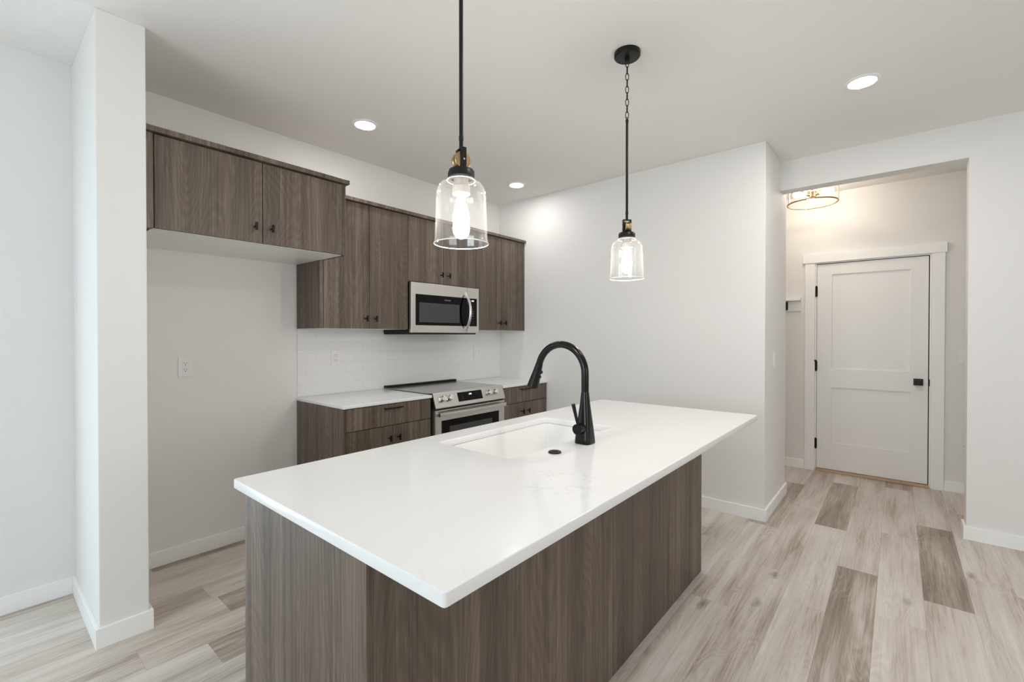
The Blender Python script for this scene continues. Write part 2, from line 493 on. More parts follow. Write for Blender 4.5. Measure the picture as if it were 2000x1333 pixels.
struct('wall_hall_right', B(XH, XD, -1.5, -1.4, 0, ZC), M['wall'])
# west and south walls with openings for the added, unseen windows
SY0, SY1, SZ0, SZ1 = -0.25, 1.95, 0.85, 2.15
b = bmesh.new()
box(b, XWEST - T, XWEST, YSOUTH, SY0, 0, ZC); box(b, XWEST - T, XWEST, SY1, YW, 0, ZC); box(b, XWEST - T, XWEST, SY0, SY1, 0, SZ0); box(b, XWEST - T, XWEST, SY0, SY1, SZ1, ZC)
struct('wall_left', b, M['wall'])
WX0, WX1, WZ0, WZ1 = -1.0, 2.2, 0.9, 2.2
b = bmesh.new()
box(b, XWEST - T, WX0, YSOUTH - T, YSOUTH, 0, ZC); box(b, WX1, XE, YSOUTH - T, YSOUTH, 0, ZC)
box(b, WX0, WX1, YSOUTH - T, YSOUTH, 0, WZ0); box(b, WX0, WX1, YSOUTH - T, YSOUTH, WZ1, ZC)
struct('wall_front', b, M['wall'])

# glass door / added unseen windows
def frame(bm, ax, a0, a1, z0, z1, p0, p1, w=0.06):
    f = (lambda u0, u1, v0, v1: box(bm, p0, p1, u0, u1, v0, v1, 0.003)) if ax == 'Y' else (lambda u0, u1, v0, v1: box(bm, u0, u1, p0, p1, v0, v1, 0.003))
    f(a0, a0 + w, z0, z1); f(a1 - w, a1, z0, z1); f(a0, a1, z0, z0 + w); f(a0, a1, z1 - w, z1)
    f((a0 + a1) / 2 - w / 2, (a0 + a1) / 2 + w / 2, z0, z1)
d2 = thing('door_2', ((GX0 + GX1) / 2, YW + 0.08, 0), 'white framed sliding glass door left of the kitchen', 'door'); d2['kind'] = 'structure'
b = bmesh.new(); frame(b, 'X', GX0, GX1, 0, GZ, YW + 0.05, YW + 0.11); obj('door_frame', b, M['trim'], d2)
obj('glass_pane', B(GX0 + 0.05, GX1 - 0.05, YW + 0.078, YW + 0.082, 0.05, GZ - 0.05), M['pane'], d2)
w2 = thing('added_window_2', (XWEST - 0.1, (SY0 + SY1) / 2, SZ0), 'added unseen white framed window in the side wall left of the camera', 'window'); w2['kind'] = 'structure'  # unseen window, added to light the room from the left
b = bmesh.new(); frame(b, 'Y', SY0, SY1, SZ0, SZ1, XWEST - 0.11, XWEST - 0.05); obj('window_frame', b, M['trim'], w2)
obj('glass_pane', B(XWEST - 0.082, XWEST - 0.078, SY0 + 0.05, SY1 - 0.05, SZ0 + 0.05, SZ1 - 0.05), M['pane'], w2)
w1 = thing('added_window_1', ((WX0 + WX1) / 2, YSOUTH - 0.1, WZ0), 'added unseen white framed window in the wall behind the island', 'window'); w1['kind'] = 'structure'  # unseen window, added to light the room from behind
b = bmesh.new(); frame(b, 'X', WX0, WX1, WZ0, WZ1, YSOUTH - 0.11, YSOUTH - 0.05); obj('window_frame', b, M['trim'], w1)
obj('glass_pane', B(WX0 + 0.05, WX1 - 0.05, YSOUTH - 0.082, YSOUTH - 0.078, WZ0 + 0.05, WZ1 - 0.05), M['pane'], w1)

# baseboards
BT, BH = 0.014, 0.087
def base(name, segs):
    b = bmesh.new()
    for s in segs: box(b, *s, 0, BH, bev=0.0015, seg=1)
    return struct(name, b, M['trim'])
base('baseboard_back', [(XWEST, GX0, YW - BT, YW), (GX1, PX0 - BT, YW - BT, YW)])
base('baseboard_alcove', [(PX1 + BT, 1.49, YW - BT, YW)])
base('baseboard_wing', [(PX0 - BT, PX0, YP, YW), (PX0 - BT, PX1 + BT, YP - BT, YP), (PX1, PX1 + BT, YP, YW)])
base('baseboard_right', [(XR - BT, XR, YE, 2.61), (XR - BT, XJ + BT, YE - BT, YE), (XJ, XJ + BT, YE, 2.3)])
base('baseboard_entry', [(XE - BT, XE, YSOUTH, YJ), (XE - BT, XH + BT, YJ, YJ + BT), (XH, XH + BT, -1.4, YJ)])
base('baseboard_hall', [(XD - BT, XD, 0.708, 2.3), (XD - BT, XD, -1.4, -0.308)])
base('baseboard_front', [(XWEST, XE - BT, YSOUTH, YSOUTH + BT)])
base('baseboard_left', [(XWEST, XWEST + BT, YSOUTH + BT, YW - BT)])

# ------------------------------------------------------------------ hall door
d1 = thing('door_1', (XD, (DY0 + DY1) / 2, 0), 'white two-panel shaker door at the end of the hall', 'door'); d1['kind'] = 'structure'
xs, xb = XD + 0.006, XD + 0.041
y0, y1, z0, z1 = DY1 + 0.011, DY0 - 0.007, 0.028, DZ - 0.011
b = bmesh.new()
P0, P1 = -0.085, 0.486
box(b, xs, xb, P1, y1, z0, z1, 0.001, 1); box(b, xs, xb, y0, P0, z0, z1, 0.001, 1)
for za, zb in ((z0, 0.287), (0.825, 1.005), (1.917, z1)): box(b, xs, xb, P0 - 0.001, P1 + 0.001, za, zb)
box(b, xs + 0.013, xb - 0.013, P0 - 0.002, P1 + 0.002, 0.28, 1.92)
obj('door_leaf', b, M['door'], d1)
b = bmesh.new()
box(b, XD - 0.018, XD, DY0 + 0.008, 0.706, 0, 2.038, 0.001, 1)
box(b, XD - 0.018, XD, -0.307, DY1 - 0.008, 0, 2.038, 0.001, 1)
box(b, XD - 0.026, XD, -0.319, 0.724, 2.038, 2.126, 0.001, 1)
obj('casing', b, M['trim'], d1)
b = bmesh.new()
box(b, XD - 0.001, XD + T, DY0 - 0.004, DY0 + 0.004, 0, DZ); box(b, XD - 0.001, XD + T, DY1 - 0.004, DY1 + 0.004, 0, DZ)
box(b, XD - 0.001, XD + T, DY1, DY0, DZ - 0.004, DZ + 0.004)
obj('jamb', b, M['trim'], d1); b = bmesh.new()
box(b, xb, xb + 0.012, DY1, DY1 + 0.03, 0, DZ); box(b, xb, xb + 0.012, DY0 - 0.03, DY0, 0, DZ); box(b, xb, xb + 0.012, DY1, DY0, DZ - 0.03, DZ)
obj('gap_shade_strip', b, M['dark'], d1)  # near-black strip standing in for shade in the gap around the leaf
obj('threshold', B(XD - 0.02, XD + 0.10, DY1, DY0, 0.001, 0.022, 0.003), M['oak'], d1)
for z in (1.76, 1.03, 0.268):
    b = bmesh.new(); lathe(b, [(0.003, -0.054), (0.0075, -0.05), (0.0075, 0.05), (0.003, 0.054)], (XD - 0.004, DY0 - 0.002, z), seg=12)
    box(b, XD - 0.003, XD + 0.006, DY0 - 0.012, DY0 + 0.006, z - 0.045, z + 0.045)
    if z == 1.03: box(b, XD - 0.03, XD + 0.0, DY0 - 0.006, DY0 + 0.002, z + 0.045, z + 0.055, 0.002); lathe(b, [(0.006, 0), (0.010, 0.004), (0.010, 0.008)], (XD - 0.024, DY0 - 0.002, z + 0.05), axis=(-1, 0.6, 0), seg=12)
    obj('hinge', b, M['black'], d1)
b = bmesh.new(); box(b, XD - 0.004, XD + 0.006, -0.172, -0.108, 0.888, 0.947, 0.002)
lathe(b, [(0.012, 0.0), (0.012, 0.03), (0.014, 0.033)], (XD - 0.036, -0.14, 0.917), 'X', 16)
box(b, XD - 0.062, XD - 0.036, -0.165, -0.115, 0.894, 0.941, 0.004)
kb = obj('door_knob', b, M['black'], d1)
obj('latch', B(XD - 0.002, XD + 0.008, DY1 + 0.0, DY1 + 0.007, 0.885, 0.945, 0.001), M['black'], d1)

# ------------------------------------------------------------------ coat rail in the hall
r = thing('coat_hook_rail', (XD, 1.2, 1.57), 'white coat rail with ledge and black hooks left of the hall door', 'coat rail')
obj('board', B(XD - 0.02, XD - 0.0005, 0.738, 1.9, 1.572, 1.674, 0.001, 1), M['trim'], r)
obj('ledge', B(XD - 0.075, XD - 0.0005, 0.738, 1.9, 1.6745, 1.700, 0.002, 1), M['trim'], r)
for y in (0.862, 1.16, 1.46, 1.76):
    b = bmesh.new(); box(b, XD - 0.028, XD - 0.02, y - 0.011, y + 0.011, 1.585, 1.665, 0.003)
    tube(b, [(XD - 0.026, y, 1.60), (XD - 0.04, y, 1.583), (XD - 0.058, y, 1.585), (XD - 0.066, y, 1.60), (XD - 0.066, y, 1.612)], 0.005, 10)
    tube(b, [(XD - 0.026, y, 1.645), (XD - 0.05, y, 1.65), (XD - 0.072, y, 1.662)], 0.005, 10)
    lathe(b, [(0.002, -0.01), (0.010, -0.005), (0.010, 0.005), (0.002, 0.010)], (XD - 0.066, y, 1.618), seg=12)
    obj('coat_hook', b, M['black'], r, smooth=True)

# ------------------------------------------------------------------ electrical plates
def plate_duplex(name, loc, label, axis='Y', cat='outlet'):
    """face centred at loc, facing -Y ('Y') or -X ('X')"""
    root = thing(name, loc, label, cat)
    def P(u, d, z, su, sd, sz, bev=0.0):
        b = bmesh.new(); box(b, u - su, u + su, -d, -d + sd, z - sz, z + sz, bev)
        return b
    def fin(nm, b, m, parent):
        if axis == 'X': b.transform(Matrix.Rotation(-PI / 2, 4, 'Z'))
        b.transform(Matrix.Translation(Vector(loc)))
        return obj(nm, b, m, parent)
    pl = fin('cover_plate', P(0, 0.006, 0, 0.036, 0.006, 0.059, 0.002), M['plate'], root)
    return root, fin, P
def outlet(name, loc, label, axis='Y'):
    root, fin, P = plate_duplex(name, loc, label, axis)
    for z in (0.019, -0.019):
        b = P(0, 0.008, z, 0.016, 0.003, 0.014, 0.003)
        rc = fin('receptacle', b, M['plate'], root)
        b = bmesh.new()
        for du in (-0.006, 0.006): box(b, du - 0.0011, du + 0.0011, -0.0085, -0.0075, z + 0.0005, z + 0.008)
        lathe(b, [(0.0026, 0), (0.0026, 0.001)], (0, -0.0085, z - 0.007), 'Y', 12)
        fin('slots', b, M['slot'], rc)
    return root
def switch(name, loc, label, axis='Y'):
    root, fin, P = plate_duplex(name, loc, label, axis, 'light switch')
    fin('rocker', P(0, 0.009, 0, 0.0165, 0.004, 0.033, 0.0015), M['plate'], root)
    return root
outlet('wall_outlet', (0.829, YW, 1.141), 'white duplex outlet low on the bare wall of the refrigerator space')
outlet('wall_outlet', (1.779, YW - 0.008, 1.158), 'white duplex outlet on the tile backsplash left of the range')
switch('light_switch', (3.283, YW - 0.008, 1.152), 'white rocker switch on the tile backsplash right of the range')
switch('light_switch', (3.952, YE, 1.148), 'white rocker switch on the wall end beside the hall opening')
switch('light_switch', (XD, -0.434, 1.146), 'white switch plate on hall wall right of the door, half hidden', 'X')
outlet('wall_outlet', (XD, -0.437, 0.379), 'white outlet near the floor right of the hall door, half hidden', 'X')

# ------------------------------------------------------------------ tile backsplash
o = obj('tile_backsplash', B(1.494, XR - 0.001, YW - 0.008, YW - 0.0005, 0.890, 1.3765), M['tile'])
top(o, 'white glossy subway tile backsplash between counters and wall cabinets', 'backsplash', (2.57, YW, 0.890))

# ------------------------------------------------------------------ cabinets
def t_knob(parent, x, yf, z, vert=True):
    """short black T-bar knob"""
    b = bmesh.new()
    tube(b, [(x, yf, z), (x, yf - 0.026, z)], 0.0045, 12)
    if vert: box(b, x - 0.0055, x + 0.0055, yf - 0.037, yf - 0.026, z - 0.021, z + 0.021, 0.0015)
    return obj('handle', b, M['black'], parent)
def bar_pull(parent, x0, x1, yf, z):
    b = bmesh.new()
    for x in (x0 + 0.012, x1 - 0.012): tube(b, [(x, yf, z), (x, yf - 0.028, z)], 0.004, 12)
    tube(b, [(x0, yf - 0.030, z), (x1, yf - 0.030, z)], 0.0058, 14)
    return obj('handle', b, M['black'], parent, smooth=True)
def front(name, parent, x0, x1, yf, z0, z1, th=0.019):
    return obj(name, B(x0, x1, yf, yf + th, z0, z1, 0.0012, 1), M['wood'], parent)

G = 0.0019
# cabinet over the refrigerator space
fx0, fx1, fy, fz0, fz1 = PX1 + 0.002, 1.521, 2.640, 1.826, 2.268
c = thing('wall_cabinet', ((fx0 + fx1) / 2, YW, fz0), 'deep wood-grain wall cabinet with white underside above the refrigerator space', 'wall cabinet')
b = bmesh.new(); box(b, fx0, fx1 - 0.021, fy + 0.020, YW - 0.001, fz0 + 0.003, fz1 - 0.001)
obj('body', b, M['dark'], c)
obj('side_panel', B(1.4995, fx1, fy, YW - 0.001, fz0, fz1, 0.001, 1), M['wood'], c)
obj('filler_strip', B(fx0, 0.5555, fy + 0.001, fy + 0.019, fz0, fz1, 0.001, 1), M['wood'], c)
obj('bottom_panel', B(fx0 + 0.03, 1.4985, fy + 0.019, YW - 0.001, fz0 - 0.0005, fz0 + 0.0025), M['white'], c)
obj('bottom_rail', B(fx0, 1.4985, fy + 0.0195, fy + 0.024, fz0 - 0.001, fz0 + 0.0025), M['wood'], c)
for (a, d, hx) in ((0.5585, 1.032 - G, 0.990), (1.032 + G, 1.498, 1.074)):
    dd = front('cabinet_door', c, a, d, fy, fz0 + 0.002, fz1 - 0.004)
    t_knob(dd, hx, fy, 1.911)
obj('crown_trim', B(fx0, 1.538, fy - 0.020, YW - 0.001, fz1 + 0.001, fz1 + 0.026, 0.001, 1), M['wood'], c)

# three upper cabinets along the back wall
uy = 2.905; uz0, uz1 = 1.3754, 2.262
def upper(x0, x1, z0, doors, hxs, hz, label, lfill=0, rfill=0, left_panel=False):
    c = thing('wall_cabinet', ((x0 + x1) / 2, YW, z0), label, 'wall cabinet')
    obj('body', B(x0 + 0.001, x1 - 0.001, uy + 0.020, YW - 0.009, z0 + 0.003, uz1 - 0.001), M['dark'], c)
    obj('bottom_panel', B(x0 + 0.002, x1 - 0.002, uy + 0.0195, YW - 0.0095, z0 - 0.0005, z0 + 0.0025), M['white'], c)
    if left_panel: obj('side_panel', B(x0 - 0.004, x0, uy + 0.019, YW - 0.009, z0, uz1), M['wood'], c)
    if lfill: obj('filler_strip', B(x0 - 0.004, x0 + lfill - G, uy, uy + 0.018, z0, uz1, 0.001, 1), M['wood'], c)
    if rfill: obj('filler_strip', B(x1 - rfill + G, x1, uy + 0.001, uy + 0.018, z0, uz1, 0.001, 1), M['wood'], c)
    for (a, d), hx in zip(doors, hxs):
        dd = front('cabinet_door', c, a + G, d - G, uy, z0 + 0.001, uz1 - 0.003)
        t_knob(dd, hx, uy, hz)
    return c
upper(1.494, 2.197, uz0, ((1.512, 1.8575), (1.8575, 2.197)), (1.822, 1.900), 1.448, 'tall wood-grain wall cabinet left of the microwave', lfill=0.018, left_panel=True)
upper(2.197, 2.943, 1.752, ((2.197, 2.563), (2.563, 2.943)), (2.528, 2.607), 1.828, 'short wood-grain wall cabinet directly above the microwave')
upper(2.943, XR - 0.0005, uz0, ((2.943, 3.285), (3.285, 3.612)), (3.250, 3.325), 1.447, 'tall wood-grain wall cabinet between microwave and right wall', rfill=0.030)
o = obj('crown_trim', B(1.5225, XR - 0.0005, uy - 0.020, YW - 0.001, uz1 + 0.001, uz1 + 0.025, 0.001, 1), M['wood'])
top(o, 'long flat wood-grain crown strip along the tops of three wall cabinets', 'cabinet trim', (2.6, YW, uz1))

# base cabinets
by = 2.628
def base_cab(x0, x1, doorx, hx, pull, label, lpanel=False, rfill=0, ctop=0.867):
    c = thing('base_cabinet', ((x0 + x1) / 2, YW, 0), label, 'base cabinet')
    obj('body', B(x0 + 0.001, x1 - 0.001, by + 0.020, YW - 0.002, 0.10, ctop), M['dark'], c)
    obj('toe_kick', B(x0 + 0.002, x1 - 0.002, by + 0.075, by + 0.09, 0.001, 0.099), M['wood'], c)
    a, d = x0 + 0.002, x1 - 0.002
    if lpanel:
        obj('side_panel', B(x0 - 0.006, x0 + 0.0, by + 0.0, YW - 0.002, 0.001, ctop, 0.001, 1), M['wood'], c)
        obj('filler_strip', B(x0 + 0.0005, x0 + 0.013, by + 0.0, by + 0.018, 0.10, ctop, 0.001, 1), M['wood'], c); a = x0 + 0.015
    if rfill:
        obj('filler_strip', B(x1 - rfill, x1, by + 0.001, by + 0.018, 0.10, ctop, 0.001, 1), M['wood'], c); d = x1 - rfill - 0.002
    dr = front('drawer', c, a, d, by, 0.7185, ctop - 0.004); bar_pull(dr, pull[0], pull[1], by, 0.838)
    for (p, q), h in zip(((a, doorx - G), (doorx + G, d)), hx):
        dd = front('cabinet_door', c, p, q, by, 0.105, 0.7142); t_knob(dd, h, by, 0.634)
    return c
base_cab(1.496, 2.190, 1.8575, (1.822, 1.897), (1.782, 1.924), 'wood-grain base cabinet with one drawer left of the range', lpanel=True)
base_cab(2.990, XR - 0.0005, 3.297, (3.253, 3.337), (3.222, 3.368), 'wood-grain base cabinet with one drawer right of the range', rfill=0.028)

def slab(name, outer, hole, z0, z1, m, bev=0.0025, cr=0.006):
    """flat slab with rounded corners and an optional rounded hole (curve turned into mesh)"""
    cu = bpy.data.curves.new('c', 'CURVE'); cu.dimensions = '2D'; cu.fill_mode = 'BOTH'
    def spl(x0, x1, y0, y1, r):
        pts = []
        for cx, cy, a0 in ((x1 - r, y1 - r, 0), (x0 + r, y1 - r, 90), (x0 + r, y0 + r, 180), (x1 - r, y0 + r, 270)):
            for k in range(7):
                a = math.radians(a0 + 15 * k); pts.append((cx + r * math.cos(a), cy + r * math.sin(a)))
        s = cu.splines.new('POLY'); s.points.add(len(pts) - 1)
        for p, q in zip(s.points, pts): p.co = (*q, 0, 1)
        s.use_cyclic_u = True
    spl(outer[0] + bev, outer[1] - bev, outer[2] + bev, outer[3] - bev, cr)
    if hole: spl(hole[0] - bev, hole[1] + bev, hole[2] - bev, hole[3] + bev, 0.02)
    cu.extrude = (z1 - z0) / 2 - bev; cu.bevel_depth = bev; cu.bevel_resolution = 2
    t = bpy.data.objects.new('t', cu); COL.objects.link(t); bpy.context.view_layer.update()
    me = bpy.data.meshes.new_from_object(t.evaluated_get(bpy.context.evaluated_depsgraph_get()))
    bpy.data.objects.remove(t); bpy.data.curves.remove(cu)
    me.transform(Matrix.Translation((0, 0, (z0 + z1) / 2))); me.name = name
    me.materials.clear()
    return link_mesh(name, me, m, smooth=True)

o = slab('countertop', (1.486, 2.193, 2.612, YW - 0.001), None, 0.8685, 0.889, M['quartz'])
top(o, 'short white quartz countertop left of the range', 'countertop', (1.84, 2.93, 0.8685))
o = slab('countertop', (2.987, XR - 0.001, 2.612, YW - 0.001), None, 0.8685, 0.889, M['quartz'])
top(o, 'short white quartz countertop between range and right wall', 'countertop', (3.31, 2.93, 0.8685))

# ------------------------------------------------------------------ range
rg = thing('electric_range', (2.59, YW, 0), 'stainless steel slide-in electric range with black oven window', 'range')
rx0, rx1 = 2.202, 2.980
obj('body', B(rx0 - 0.002, rx1 + 0.002, 2.625, 3.235, 0.02, 0.8865), M['dark'], rg)
b = bmesh.new(); box(b, rx0 - 0.003, rx1 + 0.003, 2.66, 3.235, 0.8895, 0.896, 0.002)
ct = obj('cooktop', b, M['cook'], rg)
obj('rear_trim', B(rx0, rx1, 3.200, 3.238, 0.8965, 0.914, 0.002), M['black'], rg)
b = bmesh.new(); prism(b, [(2.66, 0.897), (2.628, 0.898), (2.624, 0.895), (2.588, 0.790), (2.592, 0.784), (2.66, 0.784)], 'X', rx0 + 0.002, rx1 - 0.001)
cp = obj('control_panel', b, M['steel'], rg)
b = bmesh.new(); prism(b, [(2.662, 0.896), (2.629, 0.896), (2.593, 0.782), (2.662, 0.782)], 'X', rx0 - 0.003, rx0 + 0.0018)
obj('end_cap', b, M['black'], cp); b = bmesh.new()
prism(b, [(2.662, 0.896), (2.629, 0.896), (2.593, 0.782), (2.662, 0.782)], 'X', rx1 - 0.0008, rx1 + 0.003)
obj('end_cap', b, M['black'], cp)
# frame on the slanted face
sl = Vector((0, 2.588 - 2.624, 0.790 - 0.895)).normalized(); nrm = Vector((0, -0.945, 0.326)).normalized()
nrm = Vector((1, 0, 0)).cross(sl).normalized()
if nrm.y > 0: nrm = -nrm
def on_panel(x, s, out=0.0):   # s: distance down the face
    return Vector((x, 2.624, 0.895)) + sl * s + nrm * out
tilt = math.atan2(-nrm.y, nrm.z)  # angle of the face from horizontal
M4 = lambda loc: Matrix.Translation(loc) @ Matrix.Rotation(tilt, 4, 'X')
b = bmesh.new(); box(b, -0.134, 0.134, -0.036, 0.036, 0, 0.0015); b.transform(M4(on_panel(2.577, 0.050, 0.0)))
dp = obj('display_panel', b, M['gloss'], cp)
def panel_text(s, size, x, sd, m, parent, nm):
    c = on_panel(x, sd, 0.0019)
    return text(nm, s, size, c, m, parent, rot=(tilt, 0, 0), ext=0.0001)
panel_text('1:04', 0.020, 2.577, 0.036, M['led'], dp, 'clock_digits')
panel_text('- - =      \n\n:: :: ::\n\n:: :: :', 0.0085, 2.492, 0.052, M['print'], dp, 'left_keys_print')
panel_text('· --\n\n· ·', 0.0095, 2.655, 0.044, M['print'], dp, 'right_keys_print')
panel_text('· · · · ·', 0.008, 2.577, 0.069, M['print'], dp, 'lower_keys_print')
for x in (2.278, 2.350, 2.785, 2.860):
    b = bmesh.new(); lathe(b, [(0.0265, 0), (0.0265, 0.004), (0.0225, 0.006), (0.0215, 0.032), (0.019, 0.036)], seg=32)
    box(b, -0.006, 0.006, -0.0215, 0.0215, 0.032, 0.042, 0.002)
    b.transform(M4(on_panel(x, 0.048, 0)))
    obj('knob', b, M['chrome'], cp, smooth=True)
od = obj('oven_door', B(rx0 + 0.002, rx1 - 0.002, 2.596, 2.624, 0.20, 0.771, 0.003), M['steel'], rg)
ow = obj('oven_window', B(2.266, 2.905, 2.5945, 2.5965, 0.35, 0.690, 0.0005), M['gloss'], od)
obj('inner_window', B(2.345, 2.822, 2.5938, 2.5944, 0.42, 0.640), M['window_dark'], ow)
b = bmesh.new()   # wide, gently bowed bar handle
n = 24; ring = []
t = bmesh.new()
for k in range(n + 1):
    u = k / n; x = 2.222 + u * (2.962 - 2.222); bow = 0.030 + 0.022 * math.sin(PI * u)
    yc = 2.596 - bow; prof = [(-0.006, -0.015), (-0.009, 0.0), (-0.006, 0.015), (0.006, 0.017), (0.008, 0.0), (0.006, -0.017)]
    ring.append([t.verts.new((x, yc + p, 0.741 + q)) for p, q in prof])
for a, c2 in zip(ring, ring[1:]):
    for k in range(6): t.faces.new((a[k], a[(k + 1) % 6], c2[(k + 1) % 6], c2[k]))
t.faces.new(ring[0]); t.faces.new(ring[-1][::-1]); bmesh.ops.recalc_face_normals(t, faces=t.faces); _merge(b, t)
for x in (2.232, 2.952): box(b, x - 0.010, x + 0.010, 2.562, 2.597, 0.727, 0.755, 0.003)
obj('oven_handle', b, M['steel'], od, smooth=True)
obj('storage_drawer', B(rx0 + 0.002, rx1 - 0.002, 2.600, 2.624, 0.045, 0.193, 0.003), M['steel'], rg)

# ------------------------------------------------------------------ microwave
mw = thing('microwave', (2.57, YW, 1.345), 'stainless over-the-range microwave with curved handle and black window', 'microwave')
mx0, mx1, mz0, mz1 = 2.199, 2.939, 1.349, 1.7435
obj('body', B(mx0 + 0.002, mx1 - 0.002, 2.892, YW - 0.010, mz0 + 0.004, mz1 + 0.004), M['black'], mw)
obj('vent_base', B(mx0 + 0.004, mx1 - 0.004, 2.90, YW - 0.012, 1.337, mz0 + 0.0035), M['black'], mw)
md = obj('microwave_door', B(mx0 - 0.003, 2.7945, 2.865, 2.8915, mz0, mz1, 0.006, 3), M['steel'], mw, smooth=True)
mc = obj('control_side', B(2.7955, mx1, 2.865, 2.8915, mz0, mz1, 0.003), M['steel'], mw)
wn = obj('door_window', B(2.237, 2.7935, 2.8632, 2.8652, 1.408, 1.652, 0.0003), M['gloss'], md)
obj('viewing_screen', B(2.271, 2.700, 2.8625, 2.8631, 1.433, 1.588), M['window_dark'], wn)
text('maker_name', 'FRIGIDAIRE', 0.0135, (2.567, 2.8628, 1.618), M['print'], wn)
kp = obj('keypad', B(2.7965, 2.912, 2.8632, 2.8652, 1.408, 1.652, 0.0003), M['gloss'], mc)
text('clock_digits', '1:04', 0.020, (2.857, 2.8628, 1.630), M['led'], kp)
rows = ['- - --', '· · ::', '- · ::', '1 2 3', '4 5 6', '7 8 9', '· 0 --', '- - ::', '- - -']
for i, s in enumerate(rows):
    text('key_print', s, 0.012, (2.862, 2.8628, 1.603 - i * 0.0215), M['print'], kp)
b = bmesh.new()
pts = []
for k in range(21):
    u = k / 20; pts.append((2.768, 2.860 - 0.062 * math.sin(PI * u) ** 0.8, 1.372 + u * (1.692 - 1.372)))
tube(b, pts, 0.0135, 14)
for z in (1.378, 1.686): box(b, 2.758, 2.778, 2.845, 2.866, z - 0.011, z + 0.011, 0.003)
obj('door_handle', b, M['steel'], md, smooth=True)

# ------------------------------------------------------------------ island
ix0, ix1, iy0, iy1 = 0.5183, 2.7982, 0.5874, 1.5547
bx0, bx1, by0, by1 = 0.5274, 2.6513, 0.8398, 1.510
IT = 0.889; IB = 0.8605
isl = thing('kitchen_island', ((bx0 + bx1) / 2, (by0 + by1) / 2, 0), 'long wood-grain island cabinet under the large white quartz top', 'kitchen island')
b = bmesh.new(); zb = IB - 0.0005
box(b, bx0 + 0.017, 1.14, by0 + 0.017, by1 - 0.04, 0.02, zb - 0.02)
box(b, 2.05, bx1 - 0.017, by0 + 0.017, by1 - 0.04, 0.02, zb - 0.02)
box(b, 1.14, 2.05, by0 + 0.017, by1 - 0.04, 0.02, 0.60)
obj('carcass', b, M['dark'], isl)
obj('end_panel', B(bx0, bx0 + 0.016, by0, by1 - 0.022, 0.001, zb, 0.0006, 1), M['wood'], isl)
obj('end_panel', B(bx1 - 0.016, bx1, by0, by1 - 0.022, 0.001, zb, 0.0006, 1), M['wood'], isl)
obj('back_panel', B(bx0 + 0.0165, 1.5945, by0, by0 + 0.016, 0.001, zb, 0.0006, 1), M['wood'], isl)
obj('back_panel', B(1.5975, bx1 - 0.0165, by0, by0 + 0.016, 0.001, zb, 0.0006, 1), M['wood'], isl)
obj('seam_strip', B(1.595, 1.597, by0 + 0.0005, by0 + 0.016, 0.001, zb), M['strip'], isl)
xs_ = [bx0 + 0.018, 1.00, 1.49, 1.98, bx1 - 0.018]
for k, (a, d) in enumerate(zip(xs_, xs_[1:])):
    o = obj('cabinet_door', B(a + G, d - G, by1 - 0.039, by1 - 0.020, 0.105, zb - 0.006, 0.0012, 1), M['wood'], isl)
    hx = d - 0.04 if k % 2 == 0 else a + 0.04
    hb = bmesh.new(); tube(hb, [(hx, by1 - 0.020, 0.77), (hx, by1 + 0.006, 0.77)], 0.0045, 12); box(hb, hx - 0.0055, hx + 0.0055, by1 + 0.006, by1 + 0.015, 0.749, 0.791, 0.0015)
    obj('handle', hb, M['black'], o)
o = slab('island_countertop', (ix0, ix1, iy0, iy1), (1.238, 1.985, 1.045, 1.440), IB, IT, M['quartz'], bev=0.0028, cr=0.006)
top(o, 'large white veined quartz island top with sink cutout', 'countertop', ((ix0 + ix1) / 2, (iy0 + iy1) / 2, IB))

# sink
sk = thing('sink', (1.611, 1.243, 0.64), 'white undermount sink set into the island top', 'sink')
def bowl(x0, x1, y0, y1, zt, zb_, th=0.008):
    t = bmesh.new()
    def ring(x0, x1, y0, y1, r, z):
        v = []
        for cx, cy, a0 in ((x1 - r, y1 - r, 0), (x0 + r, y1 - r, 90), (x0 + r, y0 + r, 180), (x1 - r, y0 + r, 270)):
            for k in range(7):
                a = math.radians(a0 + 15 * k); v.append(t.verts.new((cx + r * math.cos(a), cy + r * math.sin(a), z)))
        return v
    e = 0.02
    R = [ring(x0 - e, x1 + e, y0 - e, y1 + e, 0.03, zt - 0.012), ring(x0 - e, x1 + e, y0 - e, y1 + e, 0.03, zt), ring(x0, x1, y0, y1, 0.022, zt), ring(x0 + 0.004, x1 - 0.004, y0 + 0.004, y1 - 0.004, 0.022, zb_ + 0.03),
         ring(x0 + 0.012, x1 - 0.012, y0 + 0.012, y1 - 0.012, 0.03, zb_ + 0.008), ring(x0 + 0.035, x1 - 0.035, y0 + 0.035, y1 - 0.035, 0.03, zb_)]
    for a, c in zip(R, R[1:]):
        for k in range(28): t.faces.new((a[k], a[(k + 1) % 28], c[(k + 1) % 28], c[k]))
    t.faces.new(R[-1])
    O = [ring(x0 - 0.008, x1 + 0.008, y0 - 0.008, y1 + 0.008, 0.03, zt - 0.012), ring(x0 - 0.004, x1 + 0.004, y0 - 0.004, y1 + 0.004, 0.03, zb_ - 0.008)]
    for a, c in ((R[0], O[0]), (O[0], O[1])):
        for k in range(28): t.faces.new((a[k], c[k], c[(k + 1) % 28], a[(k + 1) % 28]))
    t.faces.new(O[1]); bmesh.ops.recalc_face_normals(t, faces=t.faces)
    return t
obj('basin', bowl(1.241, 1.982, 1.048, 1.437, IB - 0.0008, 0.655), M['sink'], sk, smooth=True)
b = bmesh.new(); lathe(b, [(0.043, 0), (0.043, 0.003), (0.036, 0.004), (0.034, 0.001), (0.012, 0.001), (0.012, 0.006)], (1.611, 1.27, 0.6555), seg=32)
obj('drain', b, M['chrome'], sk, smooth=True)

